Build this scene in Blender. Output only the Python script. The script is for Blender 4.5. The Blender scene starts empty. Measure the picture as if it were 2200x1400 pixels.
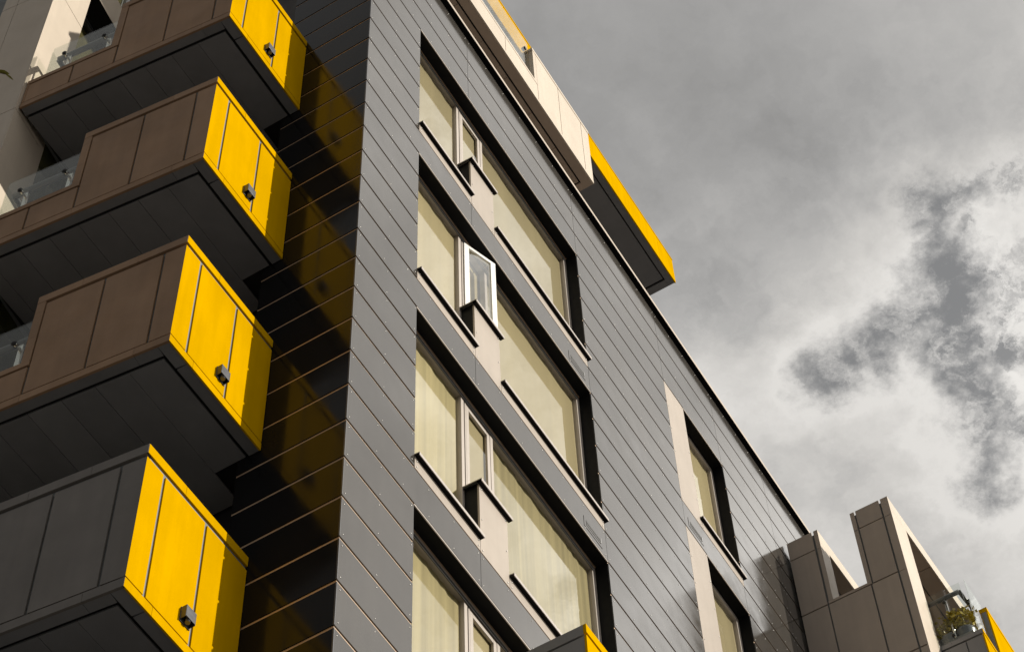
import bpy, bmesh, math, random
from mathutils import Vector, Matrix
random.seed(7)
scene = bpy.context.scene
C = scene.collection

# ------------------------------------------------------------------ camera
cam_d = bpy.data.cameras.new('camera')
cam = bpy.data.objects.new('camera', cam_d)
C.objects.link(cam)
cam_d.sensor_width = 36.0
cam_d.lens = 4802.10 / 2200 * 36.0
cam_d.clip_start = 0.1
cam_d.clip_end = 3000
RIGHT = Vector((0.51849743, -0.85460543, -0.02846017))
DOWN = Vector((0.71348497, 0.45074293, -0.53644199))
FWD = Vector((0.47127446, 0.25783789, 0.84345718))
m = Matrix.Identity(4)
for i in range(3):
    m[i][0] = RIGHT[i]; m[i][1] = -DOWN[i]; m[i][2] = -FWD[i]
EYE = Vector((-8.12248782, -5.9688192, -21.95916063))
m.translation = EYE
cam.matrix_world = m
scene.camera = cam

# ------------------------------------------------------------------ light
SUN_EL, SUN_AZ = math.radians(29), math.radians(18.9)      # azimuth to the right of the front facade
sun_dir = Vector((math.sin(SUN_AZ) * math.cos(SUN_EL), -math.cos(SUN_AZ) * math.cos(SUN_EL), math.sin(SUN_EL)))
sd = bpy.data.lights.new('sun', 'SUN')
sd.energy = 5.0
sd.angle = math.radians(0.5)
sd.color = (1.0, 0.93, 0.82)
so = bpy.data.objects.new('sun', sd)
C.objects.link(so)
so.rotation_euler = sun_dir.to_track_quat('Z', 'Y').to_euler()
so.location = (5, -20, 30)

world = bpy.data.worlds.new('World')
scene.world = world
world.use_nodes = True
nt = world.node_tree
for n in list(nt.nodes):
    nt.nodes.remove(n)


class G:
    """tiny helper for node graphs"""
    def __init__(s, tree):
        s.t = tree

    def n(s, kind, **kw):
        nd = s.t.nodes.new(kind)
        for k, v in kw.items():
            setattr(nd, k, v)
        return nd

    def put(s, sock, v):
        if isinstance(v, bpy.types.NodeSocket):
            s.t.links.new(v, sock)
        else:
            sock.default_value = v

    def m(s, op, a, b=0.0, c=0.0, clamp=False):
        nd = s.n('ShaderNodeMath', operation=op, use_clamp=clamp)
        s.put(nd.inputs[0], a); s.put(nd.inputs[1], b); s.put(nd.inputs[2], c)
        return nd.outputs[0]

    def v(s, op, a, b=(0, 0, 0)):
        nd = s.n('ShaderNodeVectorMath', operation=op)
        s.put(nd.inputs[0], a); s.put(nd.inputs[1], b)
        return nd.outputs['Value'] if op in ('DOT_PRODUCT', 'LENGTH', 'DISTANCE') else nd.outputs[0]

    def vs(s, a, k):
        nd = s.n('ShaderNodeVectorMath', operation='SCALE')
        s.put(nd.inputs[0], a); s.put(nd.inputs['Scale'], k)
        return nd.outputs[0]

    def noise(s, vec, scale, detail=4.0, rough=0.5, col=False):
        nd = s.n('ShaderNodeTexNoise')
        if vec is not None:
            s.put(nd.inputs['Vector'], vec)
        nd.inputs['Scale'].default_value = scale
        nd.inputs['Detail'].default_value = detail
        nd.inputs['Roughness'].default_value = rough
        return nd.outputs['Color'] if col else nd.outputs[0]

    def rng(s, x, a, b, c, d, smooth=True):
        nd = s.n('ShaderNodeMapRange')
        nd.interpolation_type = 'SMOOTHSTEP' if smooth else 'LINEAR'
        s.put(nd.inputs[0], x)
        for i, q in enumerate((a, b, c, d)):
            s.put(nd.inputs[i + 1], q)
        return nd.outputs[0]

    def mix(s, f, a, b):
        nd = s.n('ShaderNodeMix', data_type='RGBA')
        s.put(nd.inputs['Factor'], f)
        s.put(nd.inputs[6], a); s.put(nd.inputs[7], b)
        return nd.outputs[2]


g = G(nt)
SKY_STRENGTH = 0.1
sky = g.n('ShaderNodeTexSky', sky_type='NISHITA')
sky.sun_disc = False
sky.sun_elevation = SUN_EL
sky.sun_rotation = math.pi - SUN_AZ
hsv = g.n('ShaderNodeHueSaturation')
g.put(hsv.inputs['Color'], sky.outputs[0])
hsv.inputs['Saturation'].default_value = 0.04
hsv.inputs['Value'].default_value = 1.02
tc = g.n('ShaderNodeTexCoord')
dirn = tc.outputs['Generated']
sep = g.n('ShaderNodeSeparateXYZ')
g.put(sep.inputs[0], dirn)
zc = g.m('MAXIMUM', sep.outputs[2], 0.12)
com = g.n('ShaderNodeCombineXYZ')
g.put(com.inputs[0], g.m('DIVIDE', sep.outputs[0], zc))
g.put(com.inputs[1], g.m('DIVIDE', sep.outputs[1], zc))
P = com.outputs[0]                                         # point on the cloud layer
wob = g.vs(g.v('SUBTRACT', g.noise(P, 20.0, 8.0, 0.66, True), (0.5, 0.5, 0.5)), 0.065)
Q = g.v('ADD', P, wob)


def seg(a, b, r):
    ax, ay = a; bx, by = b
    d = (bx - ax, by - ay, 0.0)
    L2 = d[0] ** 2 + d[1] ** 2
    pa = g.v('SUBTRACT', Q, (ax, ay, 0))
    t = g.m('DIVIDE', g.v('DOT_PRODUCT', pa, d), L2, clamp=True)
    q = g.v('SUBTRACT', pa, g.vs(d, t))
    nd = g.v('MULTIPLY', q, (1, 1, 0))
    return g.m('SUBTRACT', g.v('LENGTH', nd), r)


dist = None
for a, b, r in (((0.606, 0.090), (0.618, 0.066), 0.004), ((0.612, 0.083), (0.645, 0.097), 0.006),
                ((0.651, 0.096), (0.698, 0.107), 0.016), ((0.663, 0.112), (0.678, 0.180), 0.0085), ((0.664, 0.112), (0.676, 0.140), 0.013),
                ((0.704, 0.108), (0.749, 0.118), 0.012), ((0.752, 0.1185), (0.795, 0.1345), 0.005)):
    dd = seg(a, b, r)
    dist = dd if dist is None else g.m('MINIMUM', dist, dd)
side_gap = None
for a, b, r in (((0.642, 0.078), (0.663, 0.057), 0.006), ((0.74, 0.104), (0.772, 0.100), 0.008), ((0.672, 0.078), (0.72, 0.083), 0.012), ((0.62, 0.053), (0.622, 0.040), 0.006)):
    dd = seg(a, b, r)
    side_gap = dd if side_gap is None else g.m('MINIMUM', side_gap, dd)
fine = g.m('SUBTRACT', g.noise(P, 70.0, 9.0, 0.66), 0.5)
mid = g.m('SUBTRACT', g.noise(P, 30.0, 6.0, 0.6), 0.5)
rag = g.m('ADD', g.m('MULTIPLY', fine, 0.030), g.m('MULTIPLY', mid, 0.030))
hole_here = g.rng(g.m('ADD', dist, rag), -0.012, 0.019, 1.0, 0.0)
hole_side = g.m('MULTIPLY', g.rng(g.m('ADD', side_gap, rag), -0.012, 0.020, 1.0, 0.0), g.rng(g.noise(Q, 42.0, 7.0, 0.62), 0.42, 0.62, 0.15, 0.95))
hole_here = g.m('MAXIMUM', hole_here, hole_side)
far = g.rng(g.v('LENGTH', g.v('SUBTRACT', P, (0.62, 0.12, 0))), 0.28, 0.45, 0.0, 1.0)
hole_far = g.m('MULTIPLY', g.rng(g.noise(Q, 3.3, 3.0), 0.60, 0.68, 0.0, 1.0), far)
hole = g.m('MAXIMUM', hole_here, hole_far)
wisp = g.rng(g.noise(Q, 34.0, 9.0, 0.66), 0.46, 0.72, 0.0, 0.75)
hole = g.m('MULTIPLY', hole, g.m('SUBTRACT', 1.0, wisp))
# brightness of the cloud layer: thick grey deck, thinner bright edges
sx = g.n('ShaderNodeSeparateXYZ')
g.put(sx.inputs[0], g.v('ADD', P, g.vs(g.v('SUBTRACT', g.noise(P, 5.0, 3.0, 0.5, True), (0.5, 0.5, 0.5)), 0.16)))
uu = g.m('ADD', sx.outputs[0], g.m('MULTIPLY', sx.outputs[1], 0.25))
deck = g.rng(uu, 0.555, 0.75, 0.36, 0.73)
edge = g.rng(g.m('ADD', dist, g.m('MULTIPLY', mid, 0.05)), 0.0, 0.055, 0.20, 0.0)
puff = g.rng(g.noise(Q, 13.0, 7.0, 0.58), 0.25, 0.75, -0.15, 0.14, False)
fluff = g.rng(g.noise(Q, 34.0, 6.0, 0.6), 0.25, 0.75, -0.05, 0.05, False)
amt = g.m('MAXIMUM', g.rng(uu, 0.50, 0.70, 0.32, 1.0), g.rng(g.v('DOT_PRODUCT', dirn, tuple(sun_dir)), 0.45, 0.75, 0.0, 1.1))
lum = g.m('ADD', g.m('ADD', deck, edge), g.m('MULTIPLY', g.m('ADD', puff, fluff), amt))
lum = g.m('MINIMUM', g.m('MAXIMUM', lum, 0.2), 0.86)
# cloud scatters light forward: brighter on the sun's side of the sky
csun = g.v('DOT_PRODUCT', dirn, tuple(sun_dir))
lum = g.m('MULTIPLY', lum, g.rng(csun, 0.43, 0.86, 1.0, 3.5))
# overcast law: the horizon is a third as bright as the zenith
lum = g.m('MULTIPLY', lum, g.m('MULTIPLY_ADD', g.m('MAXIMUM', sep.outputs[2], 0.0), 0.6667, 0.3333))
lum = g.m('DIVIDE', lum, SKY_STRENGTH)
tint = g.mix(g.rng(lum, 3.2, 6.5, 0.0, 1.0), (1.0, 0.985, 0.965, 1), (1.0, 0.970, 0.925, 1))
mul = g.n('ShaderNodeVectorMath', operation='SCALE')
g.put(mul.inputs[0], tint); g.put(mul.inputs['Scale'], lum)
skycol = g.mix(hole, mul.outputs[0], hsv.outputs[0])
bg = g.n('ShaderNodeBackground')
g.put(bg.inputs[0], skycol)
bg.inputs[1].default_value = SKY_STRENGTH
wo = g.n('ShaderNodeOutputWorld')
nt.links.new(bg.outputs[0], wo.inputs[0])

scene.view_settings.view_transform = 'Standard'
scene.view_settings.look = 'None'
scene.view_settings.exposure = 0.0
scene.view_settings.gamma = 1.0
scene.view_settings.use_curve_mapping = False
scene.render.engine = 'CYCLES'

# ------------------------------------------------------------------ materials


def material(name, col, rough=0.5, metal=0.0, var=0.06, scale=3.0, bump=0.0, bscale=1.2, spec=0.5, rnd=0.0, streak=0.0):
    mt = bpy.data.materials.new(name)
    mt.use_nodes = True
    t = mt.node_tree
    q = G(t)
    b = t.nodes['Principled BSDF']
    co = q.n('ShaderNodeTexCoord').outputs['Object']
    geo = q.n('ShaderNodeNewGeometry').outputs['Position']
    nz = q.noise(geo, scale, 6.0, 0.6)
    f = q.rng(nz, 0.3, 0.7, 1.0 - var, 1.0 + var, False)
    if streak:
        st = q.v('MULTIPLY', geo, (9.0, 9.0, 0.7))
        f = q.m('MULTIPLY', f, q.rng(q.noise(st, 1.0, 4.0), 0.35, 0.7, 1.0 - streak, 1.0, True))
    if rnd:
        oi = q.n('ShaderNodeObjectInfo').outputs['Random']
        f = q.m('MULTIPLY', f, q.rng(oi, 0.0, 1.0, 1.0 - rnd, 1.0 + rnd, False))
    nd = q.n('ShaderNodeVectorMath', operation='SCALE')
    nd.inputs[0].default_value = col
    q.put(nd.inputs['Scale'], f)
    q.put(b.inputs['Base Color'], nd.outputs[0])
    r = q.rng(q.noise(geo, scale * 2.3, 3.0), 0.3, 0.7, max(0.02, rough - 0.05), rough + 0.05, False)
    q.put(b.inputs['Roughness'], r)
    b.inputs['Metallic'].default_value = metal
    b.inputs['Specular IOR Level'].default_value = spec
    if bump:
        bp = q.n('ShaderNodeBump')
        bp.inputs['Strength'].default_value = bump
        bp.inputs['Distance'].default_value = 0.01
        q.put(bp.inputs['Height'], q.noise(geo, bscale, 2.0))
        q.put(b.inputs['Normal'], bp.outputs[0])
    return mt


M = {}
M['board'] = material('graphite_metal', (0.054, 0.049, 0.043), 0.13, 0.0, 0.10, 1.5, 0.22, 1.1, rnd=0.16, streak=0.08)
M['board'].node_tree.nodes['Principled BSDF'].inputs['IOR'].default_value = 1.43
M['board_shade'] = material('graphite_shade', (0.010, 0.010, 0.0105), 0.13, 0, 0.1, 1.5, 0.1, 1.6, rnd=0.08)  # same boards as the front, their shaded black look put into the colour
M['board_shade'].node_tree.nodes['Principled BSDF'].inputs['IOR'].default_value = 1.14
M['rail'] = material('tan_rail', (0.55, 0.39, 0.26), 0.6, 0, 0.12, 5)
M['cream'] = material('cream_panel', (0.54, 0.465, 0.375), 0.5, 0, 0.05, 2.0, spec=0.2, rnd=0.03, streak=0.05)
M['pier'] = material('pale_panel', (0.375, 0.325, 0.275), 0.5, 0, 0.05, 2.0, spec=0.2, rnd=0.03, streak=0.05)
M['taupe'] = material('taupe_panel', (0.305, 0.190, 0.112), 0.6, 0, 0.14, 1.6, spec=0.15, rnd=0.06, streak=0.08)
M['joint'] = material('joint_backing', (0.17, 0.18, 0.18), 0.6, 0, 0.1, 6, spec=0.2)
M['yellow'] = material('yellow_panel', (0.585, 0.325, 0.0), 0.5, 0, 0.06, 1.6, spec=0.0, rnd=0.04, streak=0.09)
M['soffit'] = material('soffit_board', (0.19, 0.19, 0.195), 0.65, 0, 0.10, 3.0, rnd=0.08)
M['soffit_warm'] = material('soffit_board_warm', (0.38, 0.30, 0.235), 0.5, 0, 0.08, 3.0, rnd=0.05)
M['groove'] = material('soffit_groove', (0.010, 0.010, 0.010), 0.8, 0, 0.1, 5)
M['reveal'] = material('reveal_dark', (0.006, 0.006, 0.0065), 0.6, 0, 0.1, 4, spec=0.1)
M['frame'] = material('window_frame', (0.42, 0.375, 0.33), 0.45, 0.0, 0.04, 4, spec=0.25)
M['sash'] = material('sash_glare', (0.93, 0.92, 0.88), 0.22, 0.0, 0.02, 4)  # sun glare off the open sash put into a near-white colour
M['gasket'] = material('gasket', (0.02, 0.02, 0.02), 0.6, 0, 0.1, 4)
M['sill'] = material('sill_metal', (0.40, 0.355, 0.32), 0.4, 0, 0.05, 4)
M['coping'] = material('coping_metal', (0.46, 0.39, 0.32), 0.5, 0, 0.06, 3, spec=0.2)
M['dark'] = material('dark_wall', (0.02, 0.02, 0.022), 0.6, 0, 0.15, 3)
M['rivet'] = material('rivet_steel', (0.42, 0.41, 0.39), 0.42, 1.0, 0.02, 4)
M['lamp'] = material('lamp_grey', (0.055, 0.056, 0.062), 0.4, 0.2, 0.1, 8)
M['lens'] = material('lamp_lens', (0.10, 0.10, 0.11), 0.15, 0, 0.1, 8)
M['steel'] = material('handrail_steel', (0.10, 0.10, 0.10), 0.4, 0.3, 0.05, 5)
M['bright_steel'] = material('post_steel', (0.75, 0.73, 0.70), 0.18, 1.0, 0.03, 5)
M['wing'] = material('wing_panel', (0.42, 0.355, 0.295), 0.42, 0, 0.06, 1.8, rnd=0.04, streak=0.07)
M['slate'] = material('slate_panel', (0.20, 0.20, 0.205), 0.45, 0, 0.06, 2)
M['pot'] = material('pot_zinc', (0.12, 0.13, 0.145), 0.35, 0.2, 0.1, 9)
M['soil'] = material('soil', (0.05, 0.035, 0.025), 0.9, 0, 0.3, 30)
M['leaf'] = material('leaf_green', (0.38, 0.30, 0.02), 0.5, 0, 0.45, 25, rnd=0.1)
M['leaf_tree'] = material('leaf_tree', (0.26, 0.24, 0.025), 0.4, 0, 0.35, 9)
M['bark'] = material('bark', (0.10, 0.07, 0.05), 0.9, 0, 0.35, 18, 0.6, 30)
M['concrete'] = material('concrete', (0.30, 0.29, 0.27), 0.7, 0, 0.12, 2)
M['ground'] = material('paving', (0.085, 0.082, 0.08), 0.8, 0, 0.2, 0.8)


def blind_mat(name, col, sc, amp):
    mt = bpy.data.materials.new(name)
    mt.use_nodes = True
    q = G(mt.node_tree)
    b = mt.node_tree.nodes['Principled BSDF']
    geo = q.n('ShaderNodeNewGeometry').outputs['Position']
    f = q.rng(q.noise(q.v('MULTIPLY', geo, (sc, 1, 0.15)), 1.0, 3.0), 0.3, 0.7, 1 - amp, 1 + amp, False)
    nd = q.n('ShaderNodeVectorMath', operation='SCALE')
    nd.inputs[0].default_value = col
    oi = q.n('ShaderNodeObjectInfo').outputs['Random']
    f = q.m('MULTIPLY', f, q.rng(oi, 0.0, 1.0, 0.82, 1.15, False))
    q.put(nd.inputs['Scale'], f)
    q.put(b.inputs['Base Color'], nd.outputs[0])
    b.inputs['Roughness'].default_value = 0.8
    b.inputs['Specular IOR Level'].default_value = 0.2
    return mt


M['blind'] = blind_mat('blind_fabric', (0.36, 0.300, 0.170), 6, 0.05)
M['vblind'] = blind_mat('vertical_blind_fabric', (0.36, 0.305, 0.165), 16, 0.20)
M['darkblind'] = blind_mat('olive_curtain', (0.10, 0.085, 0.03), 5, 0.4)


def glass_mat(name, tint, rough=0.0, ior=1.5, boost=0.0):
    mt = bpy.data.materials.new(name)
    mt.use_nodes = True
    t = mt.node_tree
    for n in list(t.nodes):
        t.nodes.remove(n)
    q = G(t)
    fr = q.n('ShaderNodeFresnel')
    q.put(fr.inputs[0], q.rng(q.n('ShaderNodeNewGeometry').outputs['Backfacing'], 0.0, 1.0, ior, 1.0 / ior, False))
    f = q.m('ADD', fr.outputs[0], boost, clamp=True)
    tr = q.n('ShaderNodeBsdfTransparent'); tr.inputs[0].default_value = (*tint, 1)
    gl = q.n('ShaderNodeBsdfGlossy'); gl.inputs['Roughness'].default_value = rough
    gl.inputs[0].default_value = (0.96, 0.97, 0.96, 1)
    bp = q.n('ShaderNodeBump'); bp.inputs['Strength'].default_value = 0.05
    bp.inputs['Distance'].default_value = 0.01
    q.put(bp.inputs['Height'], q.noise(q.n('ShaderNodeNewGeometry').outputs['Position'], 1.3, 1.0))
    q.put(gl.inputs['Normal'], bp.outputs[0])
    mx = q.n('ShaderNodeMixShader')
    q.put(mx.inputs[0], f)
    t.links.new(tr.outputs[0], mx.inputs[1]); t.links.new(gl.outputs[0], mx.inputs[2])
    o = q.n('ShaderNodeOutputMaterial')
    t.links.new(mx.outputs[0], o.inputs[0])
    return mt


M['glass'] = glass_mat('window_glass', (0.95, 0.955, 0.925), ior=1.6)
M['sash_glass'] = glass_mat('reflective_glass', (0.80, 0.80, 0.78), ior=1.6, boost=0.22)  # extra reflection added to the open sash's pane, with a darker tint
M['rail_glass'] = glass_mat('balustrade_glass', (0.93, 0.945, 0.925), ior=1.22)

# ------------------------------------------------------------------ mesh helpers


def V(*a):
    return Vector(a)


class MB:
    def __init__(s):
        s.bm = bmesh.new()

    def ob(s, o, u, v, w):
        """box from corner o spanned by u, v, w"""
        o, u, v, w = Vector(o), Vector(u), Vector(v), Vector(w)
        if u.cross(v).dot(w) < 0:
            u, v = v, u
        vs = [s.bm.verts.new(o + a * u + b * v + c * w) for c in (0, 1) for b in (0, 1) for a in (0, 1)]
        for f in ((0, 2, 3, 1), (4, 5, 7, 6), (0, 1, 5, 4), (2, 6, 7, 3), (0, 4, 6, 2), (1, 3, 7, 5)):
            s.bm.faces.new([vs[i] for i in f])
        return s

    def box(s, x0, x1, y0, y1, z0, z1):
        return s.ob((x0, y0, z0), (x1 - x0, 0, 0), (0, y1 - y0, 0), (0, 0, z1 - z0))

    def quad(s, *p):
        s.bm.faces.new([s.bm.verts.new(Vector(q)) for q in p])
        return s

    def tube(s, a, b, r, r2=None, n=12):
        a, b = Vector(a), Vector(b)
        r2 = r if r2 is None else r2
        d = (b - a).normalized()
        x = d.orthogonal().normalized(); y = d.cross(x)
        ra = [s.bm.verts.new(a + (x * math.cos(t) + y * math.sin(t)) * r) for t in [2 * math.pi * i / n for i in range(n)]]
        rb = [s.bm.verts.new(b + (x * math.cos(t) + y * math.sin(t)) * r2) for t in [2 * math.pi * i / n for i in range(n)]]
        for i in range(n):
            f = s.bm.faces.new([ra[i], ra[(i + 1) % n], rb[(i + 1) % n], rb[i]]); f.smooth = True
        s.bm.faces.new(ra[::-1]); s.bm.faces.new(rb)
        return s

    def dome(s, c, nrm, r, h, n=6):
        c, nrm = Vector(c), Vector(nrm).normalized()
        x = nrm.orthogonal().normalized(); y = nrm.cross(x)
        rings = []
        for k, (rr, hh) in enumerate(((1, 0), (0.75, 0.7))):
            rings.append([s.bm.verts.new(c + (x * math.cos(t) + y * math.sin(t)) * r * rr + nrm * h * hh) for t in [2 * math.pi * i / n for i in range(n)]])
        top = s.bm.verts.new(c + nrm * h)
        for i in range(n):
            j = (i + 1) % n
            s.bm.faces.new([rings[0][i], rings[0][j], rings[1][j], rings[1][i]]).smooth = True
            s.bm.faces.new([rings[1][i], rings[1][j], top]).smooth = True
        return s

    def lathe(s, c, prof, n=20):
        c = Vector(c)
        rs = [[s.bm.verts.new(c + V(r * math.cos(t), r * math.sin(t), z)) for t in [2 * math.pi * i / n for i in range(n)]] for r, z in prof]
        for a, b in zip(rs, rs[1:]):
            for i in range(n):
                s.bm.faces.new([a[i], a[(i + 1) % n], b[(i + 1) % n], b[i]]).smooth = True
        s.bm.faces.new(rs[0][::-1])
        return s

    def build(s, name, mat, parent=None, bevel=0.0, label=None, kind=None):
        me = bpy.data.meshes.new(name)
        s.bm.normal_update()
        s.bm.to_mesh(me); s.bm.free()
        me.materials.append(M[mat])
        o = bpy.data.objects.new(name, me)
        C.objects.link(o)
        if parent is not None:
            o.parent = parent
        if label:
            o['label'] = label
        if kind:
            o['kind'] = kind
        if bevel:
            bv = o.modifiers.new('bevel', 'BEVEL'); bv.width = bevel; bv.segments = 2; bv.limit_method = 'ANGLE'
        return o


def thing(name, label, cat, group=None, loc=(0, 0, 0)):
    o = bpy.data.objects.new(name, None)
    C.objects.link(o)
    o.empty_display_size = 0.2
    o.location = loc
    o['label'] = label; o['category'] = cat
    if group:
        o['group'] = group
    return o


KIDS = {}


def copy_tree(o, parent, dz):
    c = o.copy(); C.objects.link(c)
    c.parent = parent
    c.location = o.location + V(0, 0, dz)
    for ch in [q for q in o.children]:
        k = ch.copy(); C.objects.link(k); k.parent = c
    return c


GROUND = -23.56
# ------------------------------------------------------------------ ground
gr = MB().quad((-400, -400, GROUND), (400, -400, GROUND), (400, 400, GROUND), (-400, 400, GROUND)).build('ground', 'ground')
gr['kind'] = 'structure'

# ================================================================== MAIN BUILDING
main = thing('apartment_building', 'dark apartment block in riveted graphite boards with big windows and yellow balconies', 'building', loc=(0, 0, GROUND))
main_off = V(0, 0, -GROUND)


def MP(mb, name, mat, parent=None, **kw):
    """part of the main building (coordinates in world, building origin at ground)"""
    o = mb.build(name, mat, main if parent is None else parent, **kw)
    if parent is None:
        o.location = main_off
    return o


X1, X2, XP, XQ, XR, XE = 0.985, 4.515, 6.70, 7.215, 8.27, 11.5
HEADS = [1.5, -1.5, -4.5, -7.5]
RHEADS = [1.5, -1.5, -4.5]
ZTOP, ZBOT = 3.12, -12.5
W = 0.0105                                 # face of the backing wall behind the boards
# backing wall with real openings
w = MB()
T = 0.5
z_hi = 3.2
w.box(0.009, X1, W, T, GROUND, z_hi)
w.box(X2, XQ, W, T, GROUND, z_hi)
w.box(XR, XE, W, T, GROUND, z_hi)
prev = z_hi
for h in HEADS:
    w.box(X1, X2, W, T, h, prev)
    prev = h - 2.375
w.box(X1, X2, W, T, GROUND, prev)
prev = z_hi
for h in RHEADS:
    w.box(XQ, XR, W, T, h, prev)
    prev = h - 2.375
w.box(XQ, XR, W, T, GROUND, prev)
w.box(0.009, 0.36, T, 1.06, GROUND, z_hi)
MP(w, 'wall', 'rail')
# body behind
b = MB()
b.box(0.36, XE, 0.62, 9.0, GROUND, z_hi - 0.05)
b.box(0.40, XE - 0.05, 2.6, 9.0, z_hi - 0.05, 8.0)
MP(b, 'body', 'dark')

GAP = 0.036
B_OUT, B_IN = 0.0, 0.0096
rows = []
z = 2.5
rows.append((2.5, ZTOP))
while z > ZBOT:
    rows.append((z - 0.5, z)); z -= 0.5


def board(x0, x1, z0, z1):
    mb = MB().box(x0, x1, B_OUT, B_IN, z0 + GAP / 2, z1 - GAP / 2)
    return MP(mb, 'cladding_board', 'board')


riv = MB()


def rivets(x0, x1, z0, z1):
    n = max(1, round((x1 - x0 - 0.07) / 0.40))
    for i in range(n + 1):
        x = x0 + 0.035 + (x1 - x0 - 0.07) * i / n
        for zz in (z0 + 0.052, z1 - 0.052):
            riv.dome((x + random.uniform(-.004, .004), B_OUT, zz), (0, -1, 0), 0.0068, 0.005)


JG = 0.003
for (z0, z1) in rows:
    zm = (z0 + z1) / 2
    if zm > 1.5:
        spans = [(0.0, 2.02), (2.02, X2), (X2, XP), (XP, 8.25), (8.25, 9.75), (9.75, XE)]
    else:
        lint = any(h - 3.0 < zm < h - 2.5 for h in HEADS)
        rl = any(h - 3.0 < zm < h - 2.5 for h in RHEADS) or zm < -7
        spans = []
        if lint or zm < -10:
            spans += [(0.0, 2.02), (2.02, X2)]
        else:
            spans += [(0.0, X1)]
        spans += [(X2, XP)]
        if rl:
            spans += [(XP, 8.25)]
        spans += [(XR if not rl else 8.25, 9.75), (9.75, XE)]
    for (a, c) in spans:
        board(a + JG + (0.004 if a == 0 else 0), c - JG, z0, z1)
        rivets(a + 0.004, c - 0.004, z0 + GAP / 2, z1 - GAP / 2)

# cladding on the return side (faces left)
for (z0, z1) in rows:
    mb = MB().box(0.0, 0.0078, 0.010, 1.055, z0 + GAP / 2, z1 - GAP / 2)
    MP(mb, 'cladding_board', 'board_shade')
# folded corner strips, one per board row
ct = MB()
for (z0, z1) in rows:
    ct.box(-0.002, 0.005, -0.002, 0.011, z0 + GAP / 2, z1 - GAP / 2)
MP(ct, 'corner_trim', 'lamp')

# ---- coping
cp = MB()
cp.box(-0.04, XE, -0.066, 0.5, 3.145, 3.210)
MP(cp, 'coping', 'coping')
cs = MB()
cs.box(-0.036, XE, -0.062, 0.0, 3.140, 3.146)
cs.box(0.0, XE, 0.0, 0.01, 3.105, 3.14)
MP(cs, 'coping_underside', 'reveal')  # near-black sheet and strip: shade beneath the coping put into the colour

# ---- pale piers and strips under the sills
def pale(name, x0, x1, z0, z1, y0=0.0):
    o = MP(MB().box(x0 + 0.003, x1 - 0.003, y0, 0.02, z0, z1), name, 'pier')
    for x in (x0 + 0.035, x1 - 0.035):
        nz = max(1, round((z1 - z0) / 0.5))
        for i in range(nz + 1):
            riv.dome((x, y0, z0 + 0.04 + (z1 - z0 - 0.08) * i / nz), (0, -1, 0), 0.009, 0.007)
    return o


def glazing(wn, x0, x1, z0, z1, row, yb=0.20):
    """pane and blind filling one light"""
    MB().quad((x0, 0.185, z0), (x1, 0.185, z0), (x1, 0.185, z1), (x0, 0.185, z1)).build('pane', 'glass', wn)
    bl = MB()
    if row >= 2:
        n = max(2, int((x1 - x0) / 0.055))
        st = (x1 - x0) / n
        ys = [yb + 0.007 + random.uniform(-0.006, 0.005) for i in range(n + 1)]
        for i in range(n):
            xa = x0 + i * st
            bl.quad((xa, ys[i], z0), (xa + st, ys[i + 1], z0), (xa + st, ys[i + 1], z1), (xa, ys[i], z1))
        bl.build('vertical_blind', 'vblind', wn)
    else:
        n = 14
        for i in range(n):
            xa = x0 + (x1 - x0) * i / n; xb = x0 + (x1 - x0) * (i + 1) / n
            ya = yb + 0.004 + 0.003 * math.sin(i * 1.7); yc = yb + 0.004 + 0.003 * math.sin((i + 1) * 1.7)
            bl.quad((xa, ya, z0), (xb, yc, z0), (xb, yc, z1), (xa, ya, z1))
        bl.build('blind', 'blind', wn)


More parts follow.
